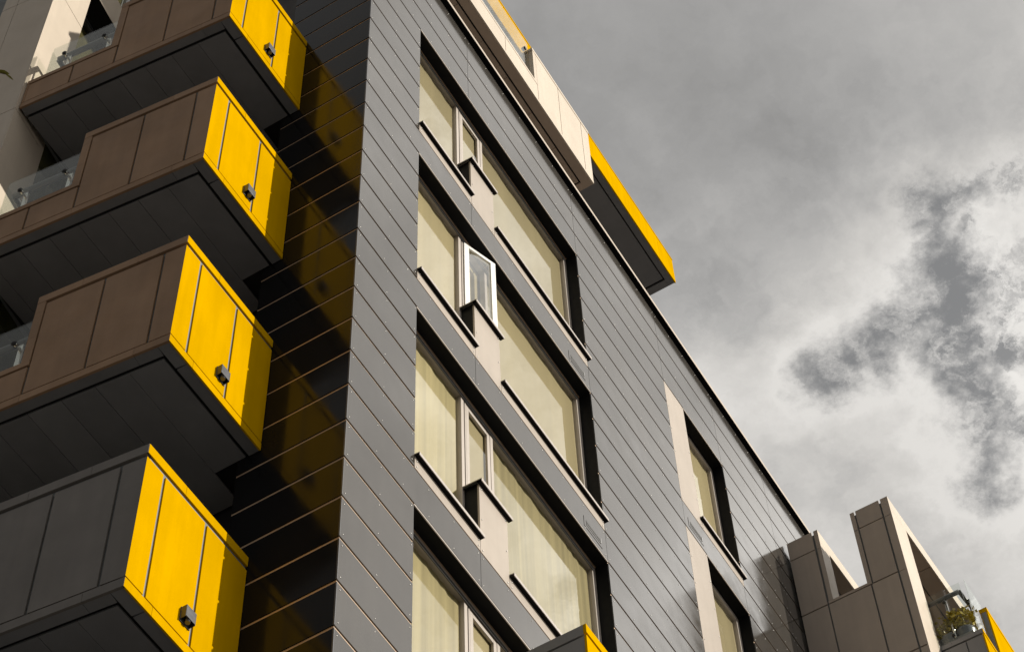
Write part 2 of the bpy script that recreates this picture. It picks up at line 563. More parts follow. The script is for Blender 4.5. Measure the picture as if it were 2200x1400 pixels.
YF0, YF1 = 0.15, 0.215
for r, h in enumerate(HEADS):
    zs = h - 2.28                         # foot of the frame
    zb = h - 1.5                          # top of the raised block
    # frame of the three light window
    f = MB()
    FW = 0.065
    f.box(X1, X2, YF0, YF1, h - 0.07, h - 0.004)                       # head
    f.box(X1, X1 + FW, YF0, YF1, zs, h - 0.07)
    f.box(X2 - FW, X2, YF0, YF1, zs, h - 0.07)
    f.box(X1 + FW, 1.995, YF0, YF1, zs, zs + 0.06)
    f.box(2.565, X2 - FW, YF0, YF1, zs, zs + 0.06)
    f.box(1.995, 2.045, YF0 + 0.003, YF1, zs, h - 0.07)               # mullions
    f.box(2.062, 2.085, YF0 + 0.004, YF1, zb, h - 0.07)
    f.box(2.515, 2.565, YF0 + 0.002, YF1, zs, h - 0.07)
    f.box(2.085, 2.515, YF0 + 0.004, YF1, h - 0.10, h - 0.07)
    f.box(2.085, 2.515, YF0 + 0.004, YF1, zb, zb + 0.05)
    wn = MP(f, 'window', 'frame', bevel=0.004)
    gk = MB()
    gk.box(2.045, 2.062, YF0 + 0.025, YF1, zs, h - 0.07)
    gk.box(X1 + FW, X2 - FW, YF0 - 0.012, YF0 - 0.002, h - 0.10, h - 0.06)
    gk.build('gasket', 'gasket', wn)
    # reveal: dark lining of head and jambs
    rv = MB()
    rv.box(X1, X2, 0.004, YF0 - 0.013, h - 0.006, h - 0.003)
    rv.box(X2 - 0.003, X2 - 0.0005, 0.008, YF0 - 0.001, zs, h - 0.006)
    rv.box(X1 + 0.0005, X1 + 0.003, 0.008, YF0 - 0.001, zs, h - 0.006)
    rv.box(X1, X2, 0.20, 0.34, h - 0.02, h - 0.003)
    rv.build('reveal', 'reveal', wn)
    # thin bright drip trim below the lintel board
    MB().box(X1, X2, -0.003, 0.006, h - 0.014, h + 0.002).build('drip_trim', 'sill', wn)
    glazing(wn, X1 + FW, 1.995, zs + 0.06, h - 0.07, r)
    glazing(wn, 2.565, X2 - FW, zs + 0.06, h - 0.07, r)
    # sash of the narrow casement, open on the second storey
    s = MB()
    sw, sh0, sh1 = 0.425, zb + 0.055, h - 0.105
    op = math.radians(19) if r == 1 else 0.0
    hx, hy = 2.088, YF0 + 0.006 if r != 1 else YF0 - 0.012
    du = V(math.cos(op), -math.sin(op), 0); dn = V(math.sin(op), math.cos(op), 0)
    o0 = V(hx, hy, 0)
    BW = 0.065 if r == 1 else 0.05
    TH = 0.045 if r == 1 else 0.03
    up = V(0, 0, 1)
    s.ob(o0 + up * sh0, du * BW, dn * TH, up * (sh1 - sh0))
    s.ob(o0 + up * sh0 + du * (sw - BW), du * BW, dn * TH, up * (sh1 - sh0))
    s.ob(o0 + up * sh0 + du * BW, du * (sw - 2 * BW), dn * TH, up * BW)
    s.ob(o0 + up * (sh1 - 0.05) + du * BW, du * (sw - 2 * BW), dn * TH, up * 0.05)
    s.build('sash', 'sash' if r == 1 else 'frame', wn, bevel=0.003, label='sash standing open, its sun glare painted white' if r == 1 else None)
    pa, pb = o0 + du * BW + dn * 0.012, o0 + du * (sw - BW) + dn * 0.012
    MB().quad(pa + up * (sh0 + BW), pb + up * (sh0 + BW), pb + up * (sh1 - 0.05), pa + up * (sh1 - 0.05)).build('pane', 'sash_glass' if r == 1 else 'glass', wn)
    if r == 1:
        # stay arm at the top and dark room behind
        MB().tube(o0 + up * (sh1 - 0.02) + du * 0.40, V(2.46, YF0 + 0.03, sh1 + 0.02), 0.006, n=6).build('stay_arm', 'bright_steel', wn)
    bl = MB()
    yq = 0.232 if r == 1 else 0.196
    bl.quad((2.10, yq, zb), (2.51, yq, zb), (2.51, yq, h - 0.1), (2.10, yq, h - 0.1))
    bl.build('blind', 'blind' if r != 1 else 'vblind', wn)
    # sills
    for (a, c, zz) in ((X1 + 0.006, 2.03, zs), (2.512, X2 + 0.03, zs), (2.0, 2.535, zb)):
        lo_, yo = (zz - 0.065, -0.046) if zz == zs else (zz - 0.050, -0.046)
        sl = MB()
        sl.box(a, c, yo, yo + 0.006, lo_, lo_ + 0.040)                 # bright front lip
        c2 = min(c, X2 - 0.004) if zz == zs else c
        ye = YF0 - 0.002 if zz == zs else YF0 + 0.003
        sl.ob((a, yo + 0.006, lo_ + 0.030), (c2 - a, 0, 0), (0, ye - yo - 0.006, zz - lo_ - 0.040), (0, 0, 0.010))
        sl.build('sill', 'sill', wn)
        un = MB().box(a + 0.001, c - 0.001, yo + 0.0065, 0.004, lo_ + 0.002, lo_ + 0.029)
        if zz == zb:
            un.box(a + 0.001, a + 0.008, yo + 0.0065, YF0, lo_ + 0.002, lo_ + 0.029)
        un.build('sill_underside', 'reveal', wn)  # near-black sheet: shade under the sill put into the colour
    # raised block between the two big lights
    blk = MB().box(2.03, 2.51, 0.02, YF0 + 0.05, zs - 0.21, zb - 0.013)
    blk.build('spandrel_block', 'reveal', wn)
    pale('pale_panel', 2.025, 2.505, h - 2.5 + 0.002, zb - 0.050)
    pale('pale_panel', X1, 2.025, h - 2.5 + 0.002, zs - 0.064)
    pale('pale_panel', 2.505, X2, h - 2.5 + 0.002, zs - 0.064)

for r, h in enumerate(RHEADS):
    zs = h - 2.28
    f = MB()
    FW = 0.065
    f.box(XQ, XR, YF0, YF1, h - 0.07, h - 0.004)
    f.box(XQ, XQ + FW, YF0, YF1, zs, h - 0.07)
    f.box(XR - FW, XR, YF0, YF1, zs, h - 0.07)
    f.box(XQ + FW, XR - FW, YF0, YF1, zs, zs + 0.06)
    wn = MP(f, 'window', 'frame', bevel=0.004)
    rv = MB()
    rv.box(XQ, XR, 0.004, YF0 - 0.001, h - 0.006, h - 0.003)
    rv.box(XR - 0.003, XR - 0.0005, 0.008, YF0 - 0.001, zs, h - 0.006)
    rv.box(XQ + 0.0005, XQ + 0.003, 0.008, YF0 - 0.001, zs, h - 0.006)
    rv.build('reveal', 'reveal', wn)
    MB().box(XQ, XR, -0.003, 0.006, h - 0.014, h + 0.002).build('drip_trim', 'sill', wn)
    glazing(wn, XQ + FW, XR - FW, zs + 0.06, h - 0.07, 1)
    lo_ = zs - 0.065
    sl = MB()
    sl.box(XQ - 0.02, XR + 0.03, -0.046, -0.040, lo_, lo_ + 0.040)
    sl.ob((XQ - 0.02, -0.040, lo_ + 0.030), (XR - XQ + 0.016, 0, 0), (0, YF0 + 0.038, 0.025), (0, 0, 0.010))
    sl.build('sill', 'sill', wn)
    MB().box(XQ - 0.019, XR + 0.029, -0.0395, 0.004, lo_ + 0.002, lo_ + 0.029).build('sill_underside', 'reveal', wn)  # shade below this sill painted as a near-black strip
    pale('pale_panel', XP, XQ, h - 2.5 + 0.002, h - 0.012)
    pale('pale_panel', XQ, XR, h - 2.5 + 0.002, zs - 0.064)

# vents in the lintel boards
for (x0, zc_) in ((4.055, -1.32), (4.055, -4.32), (4.055, -7.32), (6.80, -1.32)):
    v = MB()
    v.box(x0, x0 + 0.008, -0.003, 0.0, zc_ - 0.075, zc_ + 0.075)
    v.box(x0, x0 + 0.36, -0.003, 0.0, zc_ - 0.083, zc_ - 0.075)
    vo = MP(v, 'vent_grille', 'gasket')
    for k in range(2):
        MB().box(x0 + 0.05, x0 + 0.33, -0.0025, 0.0, zc_ + 0.045 - 0.045 * k - 0.03, zc_ + 0.045 - 0.045 * k).build('vent_slot', 'gasket', vo)
    MB().box(x0 + 0.332, x0 + 0.339, -0.006, 0.0, zc_ - 0.02, zc_ + 0.055).build('vent_lip', 'bright_steel', vo)

MP(riv, 'rivets', 'rivet', kind='stuff')

# ---- recess wall behind the left balconies
rc = MB()
rc.box(0.355, 0.40, 1.06, 4.2, GROUND, 3.1)
MP(rc, 'recess_wall', 'dark')
for h in HEADS:
    f = MB()
    f.box(0.33, 0.354, 1.25, 1.31, h - 2.75, h - 0.3)
    f.box(0.33, 0.354, 2.15, 2.21, h - 2.75, h - 0.3)
    f.box(0.33, 0.354, 1.31, 2.15, h - 0.36, h - 0.3)
    dn_ = MP(f, 'balcony_door', 'lamp')
    MB().box(0.338, 0.343, 1.31, 2.15, h - 2.75, h - 0.36).build('pane', 'glass', dn_)

# ================================================================== LEFT BALCONIES
A = V(-1.246, 0.83, 0)
D = V(-0.1211, 0.99264, 0)               # along the side face
N = V(-0.99264, -0.1211, 0)              # outward from the side face
Lb = 2.43


def S(s_, inn, z_):
    return A + D * s_ - N * inn + V(0, 0, z_)


def sbox(mb, s0, s1, i0, i1, z0, z1):
    """box on the side face: s along it, inn = depth behind the outer face"""
    mb.ob(S(s0, i0, z0), D * (s1 - s0), -N * (i1 - i0), V(0, 0, z1 - z0))
    return mb


ZB, ZT = -1.307, 0.31


def make_balcony():
    core = MB()
    core.box(-1.20, -0.008, 0.8435, 0.97, ZB + 0.07, ZT - 0.03)
    sbox(core, 0.03, 1.42, 0.022, 0.14, ZB + 0.07, ZT - 0.03)
    sbox(core, 1.42, 2.41, 0.022, 0.14, ZB + 0.07, -0.73)
    # floor slab
    bm = core.bm
    pts = [A + V(0.03, 0.03, 0), V(-0.008, 0.86, 0), V(-0.008, 1.06, 0), V(0.35, 1.06, 0), V(0.35, 3.5, 0), A + D * 2.42 + V(0.03, 0, 0)]
    lo = [bm.verts.new(p + V(0, 0, ZB + 0.065)) for p in pts]
    hi = [bm.verts.new(p + V(0, 0, ZB + 0.25)) for p in pts]
    bm.faces.new(lo[::-1]); bm.faces.new(hi)
    for i in range(len(pts)):
        j = (i + 1) % len(pts)
        bm.faces.new([lo[i], lo[j], hi[j], hi[i]])
    bal = MP(core, 'balcony', 'joint')
    # yellow front
    for (x0, x1) in ((-1.246, -1.050), (-1.020, -0.535), (-0.505, -0.006)):
        MB().box(x0, x1, 0.83, 0.843, -1.197, 0.158).build('front_panel', 'yellow', bal)
    for (x0, x1) in ((-1.246, -0.792), (-0.789, -0.006)):
        MB().box(x0 - 0.0, x1, 0.826, 0.843, ZT - 0.105, ZT).build('front_cap', 'yellow', bal)
    for (x0, x1) in ((-1.246, -0.94), (-0.937, -0.006)):
        MB().box(x0, x1, 0.828, 0.843, ZB, -1.214).build('front_base_strip', 'yellow', bal)
    # taupe side
    for (s0, s1, z0, z1) in ((0.002, 0.198, -1.197, 0.158), (0.224, 0.760, -1.197, 0.158), (0.785, 1.333, -1.197, 0.158),
                             (1.360, 1.860, -1.197, -0.805), (1.886, 2.40, -1.197, -0.805)):
        sbox(MB(), s0, s1, 0.0, 0.02, z0, z1).build('side_panel', 'taupe', bal)
    for (s0, s1) in ((0.0, 0.47), (0.473, 1.0), (1.003, 1.435)):
        sbox(MB(), s0, s1, -0.004, 0.15, ZT - 0.105, ZT).build('side_cap', 'taupe', bal)
    for (z0, z1) in ((-0.70, -0.35), (-0.347, 0.05), (0.053, ZT - 0.106)):
        sbox(MB(), 1.352, 1.435, -0.002, 0.15, z0, z1).build('step_trim', 'taupe', bal)
    for (s0, s1) in ((1.352, 1.80), (1.803, 2.43)):
        sbox(MB(), s0, s1, -0.003, 0.15, -0.775, -0.703).build('side_cap', 'taupe', bal)
    for (s0, s1) in ((0.0, 0.32), (0.323, 1.35), (1.353, 2.43)):
        sbox(MB(), s0, s1, -0.002, 0.02, ZB, -1.214).build('side_base_strip', 'taupe', bal)
    sbox(MB(), 2.405, 2.43, 0.0, 0.02, -1.197, -0.777).build('end_trim', 'taupe', bal)
    # soffit border
    zb = ZB + 0.004
    bd = MB()
    bd.ob(A + V(0.004, 0.012, zb), V(0.25, 0, 0), V(-0.012, 0.10, 0), V(0, 0, 0.025))
    bd.build('soffit_border', 'soffit', bal)
    MB().box(-0.988, -0.006, 0.842, 0.942, zb, zb + 0.025).build('soffit_border', 'soffit', bal)
    sbox(MB(), 0.112, 0.32, 0.004, 0.11, zb, zb + 0.025).build('soffit_border', 'soffit', bal)
    sbox(MB(), 0.323, 2.42, 0.004, 0.11, zb, zb + 0.025).build('soffit_border', 'soffit', bal)
    # dark groove plate then the boards
    gp = MB()
    q = [S(0.10, 0.10, zb + 0.045), V(-0.006, 0.93, zb + 0.045), V(-0.006, 1.06, zb + 0.045), V(0.34, 1.06, zb + 0.045), V(0.34, 3.4, zb + 0.045), S(2.41, 0.10, zb + 0.045)]
    gp.quad(*q[::-1])
    gp.build('soffit_groove', 'groove', bal)
    y = 0.974
    k = 0
    while y < 3.2:
        y1 = min(y + 0.304, 3.25)
        xl0 = S((y - 0.83) / D.y, 0.0, 0).x + 0.142
        xl1 = S((y1 - 0.83) / D.y, 0.0, 0).x + 0.142
        xr = -0.008 if y < 1.0 else 0.33
        mb = MB()
        bm = mb.bm
        ps = [(xl0, y + 0.0022), (xr, y + 0.0022), (xr, y1 - 0.0022), (xl1, y1 - 0.0022)]
        if k == 0:
            ps = [(xl0, y), (-0.008, y), (-0.008, y1 - 0.001), (xl1, y1 - 0.001)]
        lo = [bm.verts.new((a_, b_, zb + 0.006)) for a_, b_ in ps]
        hi = [bm.verts.new((a_, b_, zb + 0.024)) for a_, b_ in ps]
        bm.faces.new(lo[::-1]); bm.faces.new(hi)
        for i in range(4):
            j = (i + 1) % 4
            bm.faces.new([lo[i], lo[j], hi[j], hi[i]])
        mb.build('soffit_board', 'soffit', bal)
        y = y1; k += 1
    # glass balustrade on the low parapet
    sbox(MB(), 1.455, 2.27, 0.05, 0.062, -0.70, 0.048).build('glass_panel', 'rail_glass', bal)
    MB().ob(S(2.30, 0.08, -0.70), -N * 1.1, D * 0.012, V(0, 0, 0.745)).build('glass_panel', 'rail_glass', bal)
    rl = MB()
    rl.tube(S(1.44, 0.13, -0.10), S(2.24, 0.13, -0.10), 0.032, n=16)
    rl.tube(S(2.24, 0.13, -0.10), S(2.24, 1.2, -0.10), 0.030, n=16)
    rl.build('handrail', 'steel', bal)
    for s_ in (1.60, 2.085):
        po = MB()
        po.ob(S(s_ - 0.02, 0.12, -0.72), D * 0.045, -N * 0.02, V(0, 0, 0.59))
        po.tube(S(s_ + 0.02, 0.058, -0.21), S(s_ + 0.02, 0.13, -0.18), 0.016, n=8)
        po.build('post', 'bright_steel', bal)
        MB().dome(S(s_ + 0.02, 0.049, -0.21), N, 0.030, 0.02, 10).build('glass_clamp', 'gasket', bal)
    return bal


bal0 = make_balcony()
M['taupe_shade'] = material('taupe_shade_panel', (0.175, 0.160, 0.145), 0.55, 0, 0.12, 1.6, spec=0.15, rnd=0.06, streak=0.08)
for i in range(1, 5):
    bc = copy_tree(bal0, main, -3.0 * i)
    if i >= 3:                                     # lowest balconies: greyer, dimmer bounce light put into the side colour
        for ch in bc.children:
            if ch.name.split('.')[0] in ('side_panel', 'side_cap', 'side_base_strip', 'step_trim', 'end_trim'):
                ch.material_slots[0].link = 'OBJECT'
                ch.material_slots[0].material = M['taupe_shade']

# ================================================================== ROOF BALCONY AND CANOPY
yc = 0.05
core = MB()
core.box(-0.30, 3.88, yc + 0.022, yc + 0.16, 4.77, 5.26)
core.box(3.89, 5.39, yc + 0.022, yc + 0.15, 4.77, 6.21)
core.box(5.27, 5.39, yc + 0.15, 2.4, 4.77, 6.21)
core.box(-0.30, 5.39, yc + 0.022, 2.7, 4.775, 4.95)
rb = MP(core, 'roof_balcony', 'joint')
for (x0, x1) in ((-0.3, 1.6), (1.61, 3.105), (3.115, 3.95)):
    MB().box(x0, x1, yc, yc + 0.02, 4.775, 5.205).build('front_panel', 'cream', rb)
for (x0, x1) in ((3.96, 4.565), (4.577, 5.195), (5.207, 5.41)):
    MB().box(x0, x1, yc, yc + 0.02, 4.775, 6.165).build('front_panel', 'cream', rb)
MB().box(-0.3, 5.41, yc - 0.003, yc + 0.02, 4.70, 4.768).build('front_base_strip', 'cream', rb)
MB().box(-0.3, 3.95, yc - 0.003, yc + 0.17, 5.213, 5.275).build('front_cap', 'cream', rb)
MB().box(3.88, 3.952, yc - 0.002, yc + 0.16, 5.277, 6.165).build('step_trim', 'cream', rb)
MB().box(3.87, 5.42, yc - 0.005, yc + 0.17, 6.172, 6.235).build('front_cap', 'cream', rb)
MB().box(5.39, 5.408, yc + 0.022, 2.4, 4.775, 6.165).build('side_panel', 'cream', rb)
zb = 4.70
MB().box(-0.3, 5.41, yc + 0.022, yc + 0.14, zb, zb + 0.03).build('soffit_border', 'soffit_warm', rb)
MB().box(5.30, 5.41, yc + 0.142, 2.4, zb, zb + 0.03).build('soffit_border', 'soffit_warm', rb)
MB().box(-0.3, 5.36, yc + 0.10, 2.5, zb + 0.048, zb + 0.052).build('soffit_groove', 'groove', rb)
x = -0.3
while x < 5.2:
    x1 = min(x + 0.62, 5.28)
    MB().box(x + 0.003, x1 - 0.003, yc + 0.165, 2.4, zb + 0.008, zb + 0.028).build('soffit_board', 'soffit_warm', rb)
    x = x1
for (x0, x1) in ((-0.28, 1.9), (1.92, 3.86)):
    MB().box(x0, x1, yc + 0.06, yc + 0.072, 5.27, 6.40).build('glass_panel', 'rail_glass', rb)
MB().tube((3.79, yc + 0.05, 6.14), (3.79, yc + 0.11, 6.14), 0.03, n=10).build('glass_clamp', 'gasket', rb)
rl = MB().tube((-0.28, yc + 0.16, 5.95), (3.86, yc + 0.16, 5.95), 0.022, n=12)
rl.build('handrail', 'steel', rb)

ycn = 0.35
cn = MB()
cn.box(-0.3, 8.64, ycn + 0.022, 3.2, 6.965, 7.55)
can = MP(cn, 'canopy', 'joint')
for (x0, x1) in ((-0.3, 2.6), (2.603, 5.6), (5.603, 8.175), (8.179, 8.67)):
    MB().box(x0, x1, ycn, ycn + 0.02, 6.905, 7.57).build('fascia_panel', 'yellow', can)
MB().box(-0.3, 8.675, ycn - 0.006, 3.2, 7.572, 7.60).build('canopy_cap', 'yellow', can)
zb = 6.905
MB().box(-0.3, 8.178, ycn + 0.022, ycn + 0.115, zb, zb + 0.028).build('soffit_border', 'soffit', can)
MB().box(8.181, 8.66, ycn + 0.022, ycn + 0.115, zb, zb + 0.028).build('soffit_border', 'soffit', can)
MB().box(8.54, 8.66, ycn + 0.117, 3.0, zb, zb + 0.028).build('soffit_border', 'soffit', can)
MB().box(-0.3, 8.60, ycn + 0.08, 3.0, zb + 0.048, zb + 0.052).build('soffit_groove', 'groove', can)
for (x0, x1) in ((-0.3, 2.4), (2.403, 5.4), (5.403, 8.505)):
    MB().box(x0, x1, ycn + 0.138, 3.0, zb + 0.008, zb + 0.026).build('soffit_board', 'soffit', can)

# ================================================================== LOW BALCONY IN FRONT OF THE FACADE
core = MB()
core.box(1.91, 4.0, -0.975, -0.85, -10.2, -8.76)
core.box(1.91, 2.02, -0.85, 0.0, -10.2, -8.76)
core.box(1.91, 4.0, -0.85, 0.0, -10.25, -10.0)
lb = MP(core, 'balcony', 'joint')
for (x0, x1) in ((1.88, 2.5), (2.52, 3.2), (3.22, 4.0)):
    MB().box(x0, x1, -1.0, -0.98, -10.2, -8.86).build('front_panel', 'yellow', lb)
MB().box(1.88, 4.0, -1.003, -0.976, -8.83, -8.73).build('front_cap', 'yellow', lb)
for (y0, y1) in ((-0.978, -0.55), (-0.53, -0.02)):
    MB().box(1.882, 1.905, y0, y1, -10.2, -8.86).build('side_panel', 'slate', lb)
MB().box(1.879, 2.03, -0.975, -0.01, -8.84, -8.731).build('side_cap', 'slate', lb)

# ================================================================== LEFT TOWER WING
tower = thing('apartment_building', 'pale panelled tower wing at far left behind the topmost balcony', 'building', loc=(-1.58, 3.25, GROUND))
tf = V(1, 0.15, 0).normalized()
ts = V(-0.122, 1, 0).normalized()
TO = V(-1.58, 3.25, 0)


def TP(mb, name, mat, parent=None):
    o = mb.build(name, mat, tower if parent is None else parent)
    if parent is None:
        o.location = -V(-1.58, 3.25, GROUND)
    return o


tb = MB()
tin = V(-tf.y, tf.x, 0)
tb.ob(TO + tf * 0.02 + tin * 0.40 + V(0, 0, GROUND), tf * 2.3, tin * 5.0, V(0, 0, 30))
tb.ob(TO + tf * 0.02 + tin * 0.022 + V(0, 0, GROUND), tf * 0.55, tin * 0.38, V(0, 0, 30))
for k in range(-1, 4):
    zz = 2.75 - 3 * k
    tb.ob(TO + tf * 0.57 + tin * 0.022 + V(0, 0, zz), tf * 1.75, tin * 0.38, V(0, 0, 0.6))
tb.ob(TO + tf * 0.57 + tin * 0.022 + V(0, 0, GROUND), tf * 1.75, tin * 0.38, V(0, 0, 15))
tw = TP(tb, 'wall', 'joint')
zlev = [7.66, 4.66, 1.66, -1.36, -4.36, -7.36, -10.36]
for z1, z0 in zip(zlev, zlev[1:]):
    TP(MB().ob(TO + V(0, 0, z0 + 0.006), tf * 0.565, tin * 0.02, V(0, 0, z1 - z0 - 0.012)), 'facade_panel', 'cream')
    for a_, b_ in ((0.001, 0.507), (0.515, 1.6), (1.608, 2.7), (2.708, 3.8), (3.808, 5.0)):
        TP(MB().ob(TO + ts * (a_ + 0.021) + V(0, 0, z0 + 0.006), ts * (b_ - a_), V(ts.y, -ts.x, 0) * 0.02, V(0, 0, z1 - z0 - 0.012)), 'facade_panel', 'cream')
for k in range(-1, 4):
    hz = 2.75 - 3 * k
    TP(MB().ob(TO + tf * 0.571 + V(0, 0, hz), tf * 1.75, tin * 0.02, V(0, 0, 0.6)), 'facade_panel', 'cream')
    f = MB()
    f.ob(TO + tf * 0.57 + tin * 0.26 + V(0, 0, hz - 2.4), tf * 0.06, tin * 0.05, V(0, 0, 2.4))
    f.ob(TO + tf * 0.63 + tin * 0.262 + V(0, 0, hz - 0.06), tf * 1.6, tin * 0.05, V(0, 0, 0.058))
    f.ob(TO + tf * 1.45 + tin * 0.262 + V(0, 0, hz - 2.4), tf * 0.06, tin * 0.05, V(0, 0, 2.34))
    wn = TP(f, 'window', 'lamp')
    MB().ob(TO + tf * 0.63 + tin * 0.285 + V(0, 0, hz - 2.4), tf * 0.82, tin * 0.004, V(0, 0, 2.34)).build('pane', 'glass', wn)
    MB().ob(TO + tf * 0.63 + tin * 0.33 + V(0, 0, hz - 2.4), tf * 0.82, tin * 0.004, V(0, 0, 2.34)).build('curtain', 'darkblind', wn)
    rv = MB()
    rv.ob(TO + tf * 0.57 + tin * 0.004 + V(0, 0, hz - 0.004), tf * 1.75, tin * 0.25, V(0, 0, 0.003))
    rv.build('reveal', 'reveal', wn)
    if k >= 1:
        for j in range(14):
            pass

# ================================================================== RIGHT WING
wing = thing('apartment_building', 'low grey panelled wing with two notched portal frames beside the dark facade at lower right', 'building', loc=(10.12, -0.8, GROUND))


def WP(mb, name, mat, parent=None, **kw):
    o = mb.build(name, mat, wing if parent is None else parent, **kw)
    if parent is None:
        o.location = -V(10.12, -0.8, GROUND)
    return o


XW = 10.12
ZW = 1.81
wf = V(1, -0.03, 0)
core = MB()
core.box(XW + 0.022, XW + 0.26, -1.52, -0.04, GROUND, 0.34)
core.box(XW + 0.022, XW + 0.24, -0.475, -0.04, 0.34, ZW - 0.05)
core.box(XW + 0.022, XW + 0.40, -1.515, -1.0, 0.34, ZW - 0.05)
core.box(XW + 0.26, 13.6, -0.5, -0.02, GROUND, -1.6)
core.box(XW + 0.26, 13.6, -1.5, -0.5, GROUND, -1.9)
wall = WP(core, 'wall', 'joint')
jg = 0.008
for (y0, y1, z0, z1) in ((-0.40, -0.03, 1.445, ZW), (-0.49, -0.43, 1.43, ZW), (-0.40, -0.03, 0.31, 1.425), (-0.49, -0.43, 0.352, 1.422),
                         (-1.04, -0.98, 1.43, ZW), (-1.405, -1.062, 1.445, ZW), (-1.535, -1.43, 1.43, ZW),
                         (-1.04, -0.98, 0.352, 1.422), (-1.405, -1.062, 0.31, 1.425), (-1.535, -1.43, 0.29, 1.422),
                         (-1.04, -0.422, 0.308, 0.35),
                         (-0.40, -0.03, -1.17, 0.285), (-1.02, -0.422, -1.17, 0.285), (-1.405, -1.042, -1.17, 0.285), (-1.535, -1.43, -1.17, 0.282),
                         (-0.40, -0.03, -3.2, -1.195), (-1.02, -0.422, -3.2, -1.195), (-1.405, -1.042, -3.2, -1.195), (-1.535, -1.43, -3.2, -1.195)):
    WP(MB().box(XW, XW + 0.02, y0, y1, z0, z1), 'facade_panel', 'wing')
for (y0, z0) in ((-1.535, 0),):
    pass
# portal frames: post + beam, with soffit
for (yf, pw, ydeep, xe, nm) in ((-0.49, 0.27, -0.05, 13.2, 'rear'), (-1.535, 0.46, -0.99, 13.6, 'front')):
    zl = 0.36 if nm == 'rear' else -3.2
    po = MB()
    po.ob((XW + 0.001, yf, zl), wf * pw, (0, 0.018, 0), (0, 0, ZW - 0.26 - zl))
    p_ = WP(po, 'portal_frame', 'cream')
    MB().ob((XW + 0.001, yf, ZW - 0.257), wf * (xe - XW), (0, 0.018, 0), (0, 0, 0.257)).build('beam_panel', 'cream', p_)
    MB().ob((XW + pw - 0.002, yf + 0.02, zl), wf * 0.02, (0, ydeep - yf - 0.02, 0), (0, 0, ZW - 0.3 - zl)).build('post_side', 'wing', p_)
    c_ = MB()
    c_.ob((XW + 0.3, yf + 0.02, ZW - 0.22), wf * (xe - XW - 0.3), (0, ydeep - yf - 0.02, 0), (0, 0, 0.19))
    c_.build('beam_core', 'joint', p_)
    half = (ydeep - yf) * 0.45
    for (ya, yb_) in ((yf + 0.02, yf + half), (yf + half + 0.02, ydeep)):
        xx = XW + 0.1
        while xx < xe - 0.2:
            x2 = min(xx + 1.1, xe)
            MB().ob((xx + 0.006, ya + -0.03 * (xx - XW), ZW - 0.25), wf * (x2 - xx - 0.012), (0, yb_ - ya, 0), (0, 0, 0.02)).build('soffit_board', 'soffit_warm', p_)
            xx = x2
# back wall of the wing terrace, far right
WP(MB().box(13.25, 13.5, -1.5, -0.02, -1.6, ZW - 0.3), 'rear_wall', 'wing')

# balcony projecting from the front portal
XB, XS, YB = 10.62, 11.25, -2.12
core = MB()
core.box(XB + 0.022, 13.2, YB + 0.022, YB + 0.12, -2.2, -0.80)
core.box(XS + 0.022, 13.2, YB + 0.022, YB + 0.11, -0.80, 0.24)
core.box(XB + 0.022, XB + 0.12, YB + 0.12, -1.55, -2.2, -0.80)
core.box(XB + 0.022, 13.2, YB + 0.12, -1.5, -2.25, -1.9)
wb = WP(core, 'balcony', 'joint')
for (x0, x1, zt) in ((XB, XS - 0.01, -0.86), (XS + 0.0, 12.1, 0.19), (12.115, 13.2, 0.19)):
    MB().box(x0, x1, YB, YB + 0.02, -2.2, zt).build('front_panel', 'yellow', wb)
MB().box(XB, XS - 0.002, YB - 0.003, YB + 0.125, -0.835, -0.765).build('front_cap', 'yellow', wb)
MB().box(XS - 0.003, 13.2, YB - 0.003, YB + 0.12, 0.205, 0.28).build('front_cap', 'yellow', wb)
MB().box(XS - 0.0, XS + 0.02, YB + 0.021, YB + 0.125, -0.76, 0.204).build('step_trim', 'slate', wb)
for (y0, y1) in ((-2.098, -1.885), (-1.87, -1.56)):
    MB().box(XB, XB + 0.02, y0, y1, -2.2, -0.87).build('side_panel', 'slate', wb)
for (y0, y1) in ((-2.115, -1.70), (-1.697, -1.54)):
    MB().box(XB - 0.003, XB + 0.13, y0, y1, -0.84, -0.766).build('side_cap', 'slate', wb)
MB().box(XB + 0.05, XB + 0.062, -2.0, -1.79, -0.76, 0.26).build('glass_panel', 'rail_glass', wb)
MB().box(XB + 0.05, XB + 0.062, -1.775, -1.53, -0.76, 0.26).build('glass_panel', 'rail_glass', wb)
MB().box(XB + 0.08, XS - 0.04, YB + 0.05, YB + 0.062, -0.76, 0.30).build('glass_panel', 'rail_glass', wb)
rl = MB().tube((XB + 0.13, -1.48, 0.19), (XB + 0.13, -1.95, 0.19), 0.032, n=14)
rl.tube((XB + 0.13, -1.95, 0.19), (XS - 0.02, YB + 0.13, 0.19), 0.028, n=14)
rl.build('handrail', 'steel', wb)
for (px, py) in ((XB + 0.12, -1.745), (XB + 0.30, YB + 0.12)):
    MB().tube((px, py, -0.77), (px, py, 0.09), 0.018, n=10).build('post', 'bright_steel', wb)
    MB().dome((px - 0.073, py, 0.02), (-1, 0, 0), 0.028, 0.03, 10).build('glass_clamp', 'gasket', wb)
    MB().tube((px, py, 0.07), (px + 0.012, py, 0.18), 0.014, n=8).build('rail_bracket', 'gasket', wb)
    MB().dome((px - 0.073, py, -0.62), (-1, 0, 0), 0.028, 0.03, 10).build('glass_clamp', 'gasket', wb)

# ================================================================== WALL LAMPS
lamp_lab = ['grey wall lamp on the yellow front of the topmost balcony', 'grey wall lamp on the yellow front of the second balcony from the top',
            'grey wall lamp on the yellow front of the third balcony from the top', 'grey wall lamp on the yellow front of the lowest balcony']


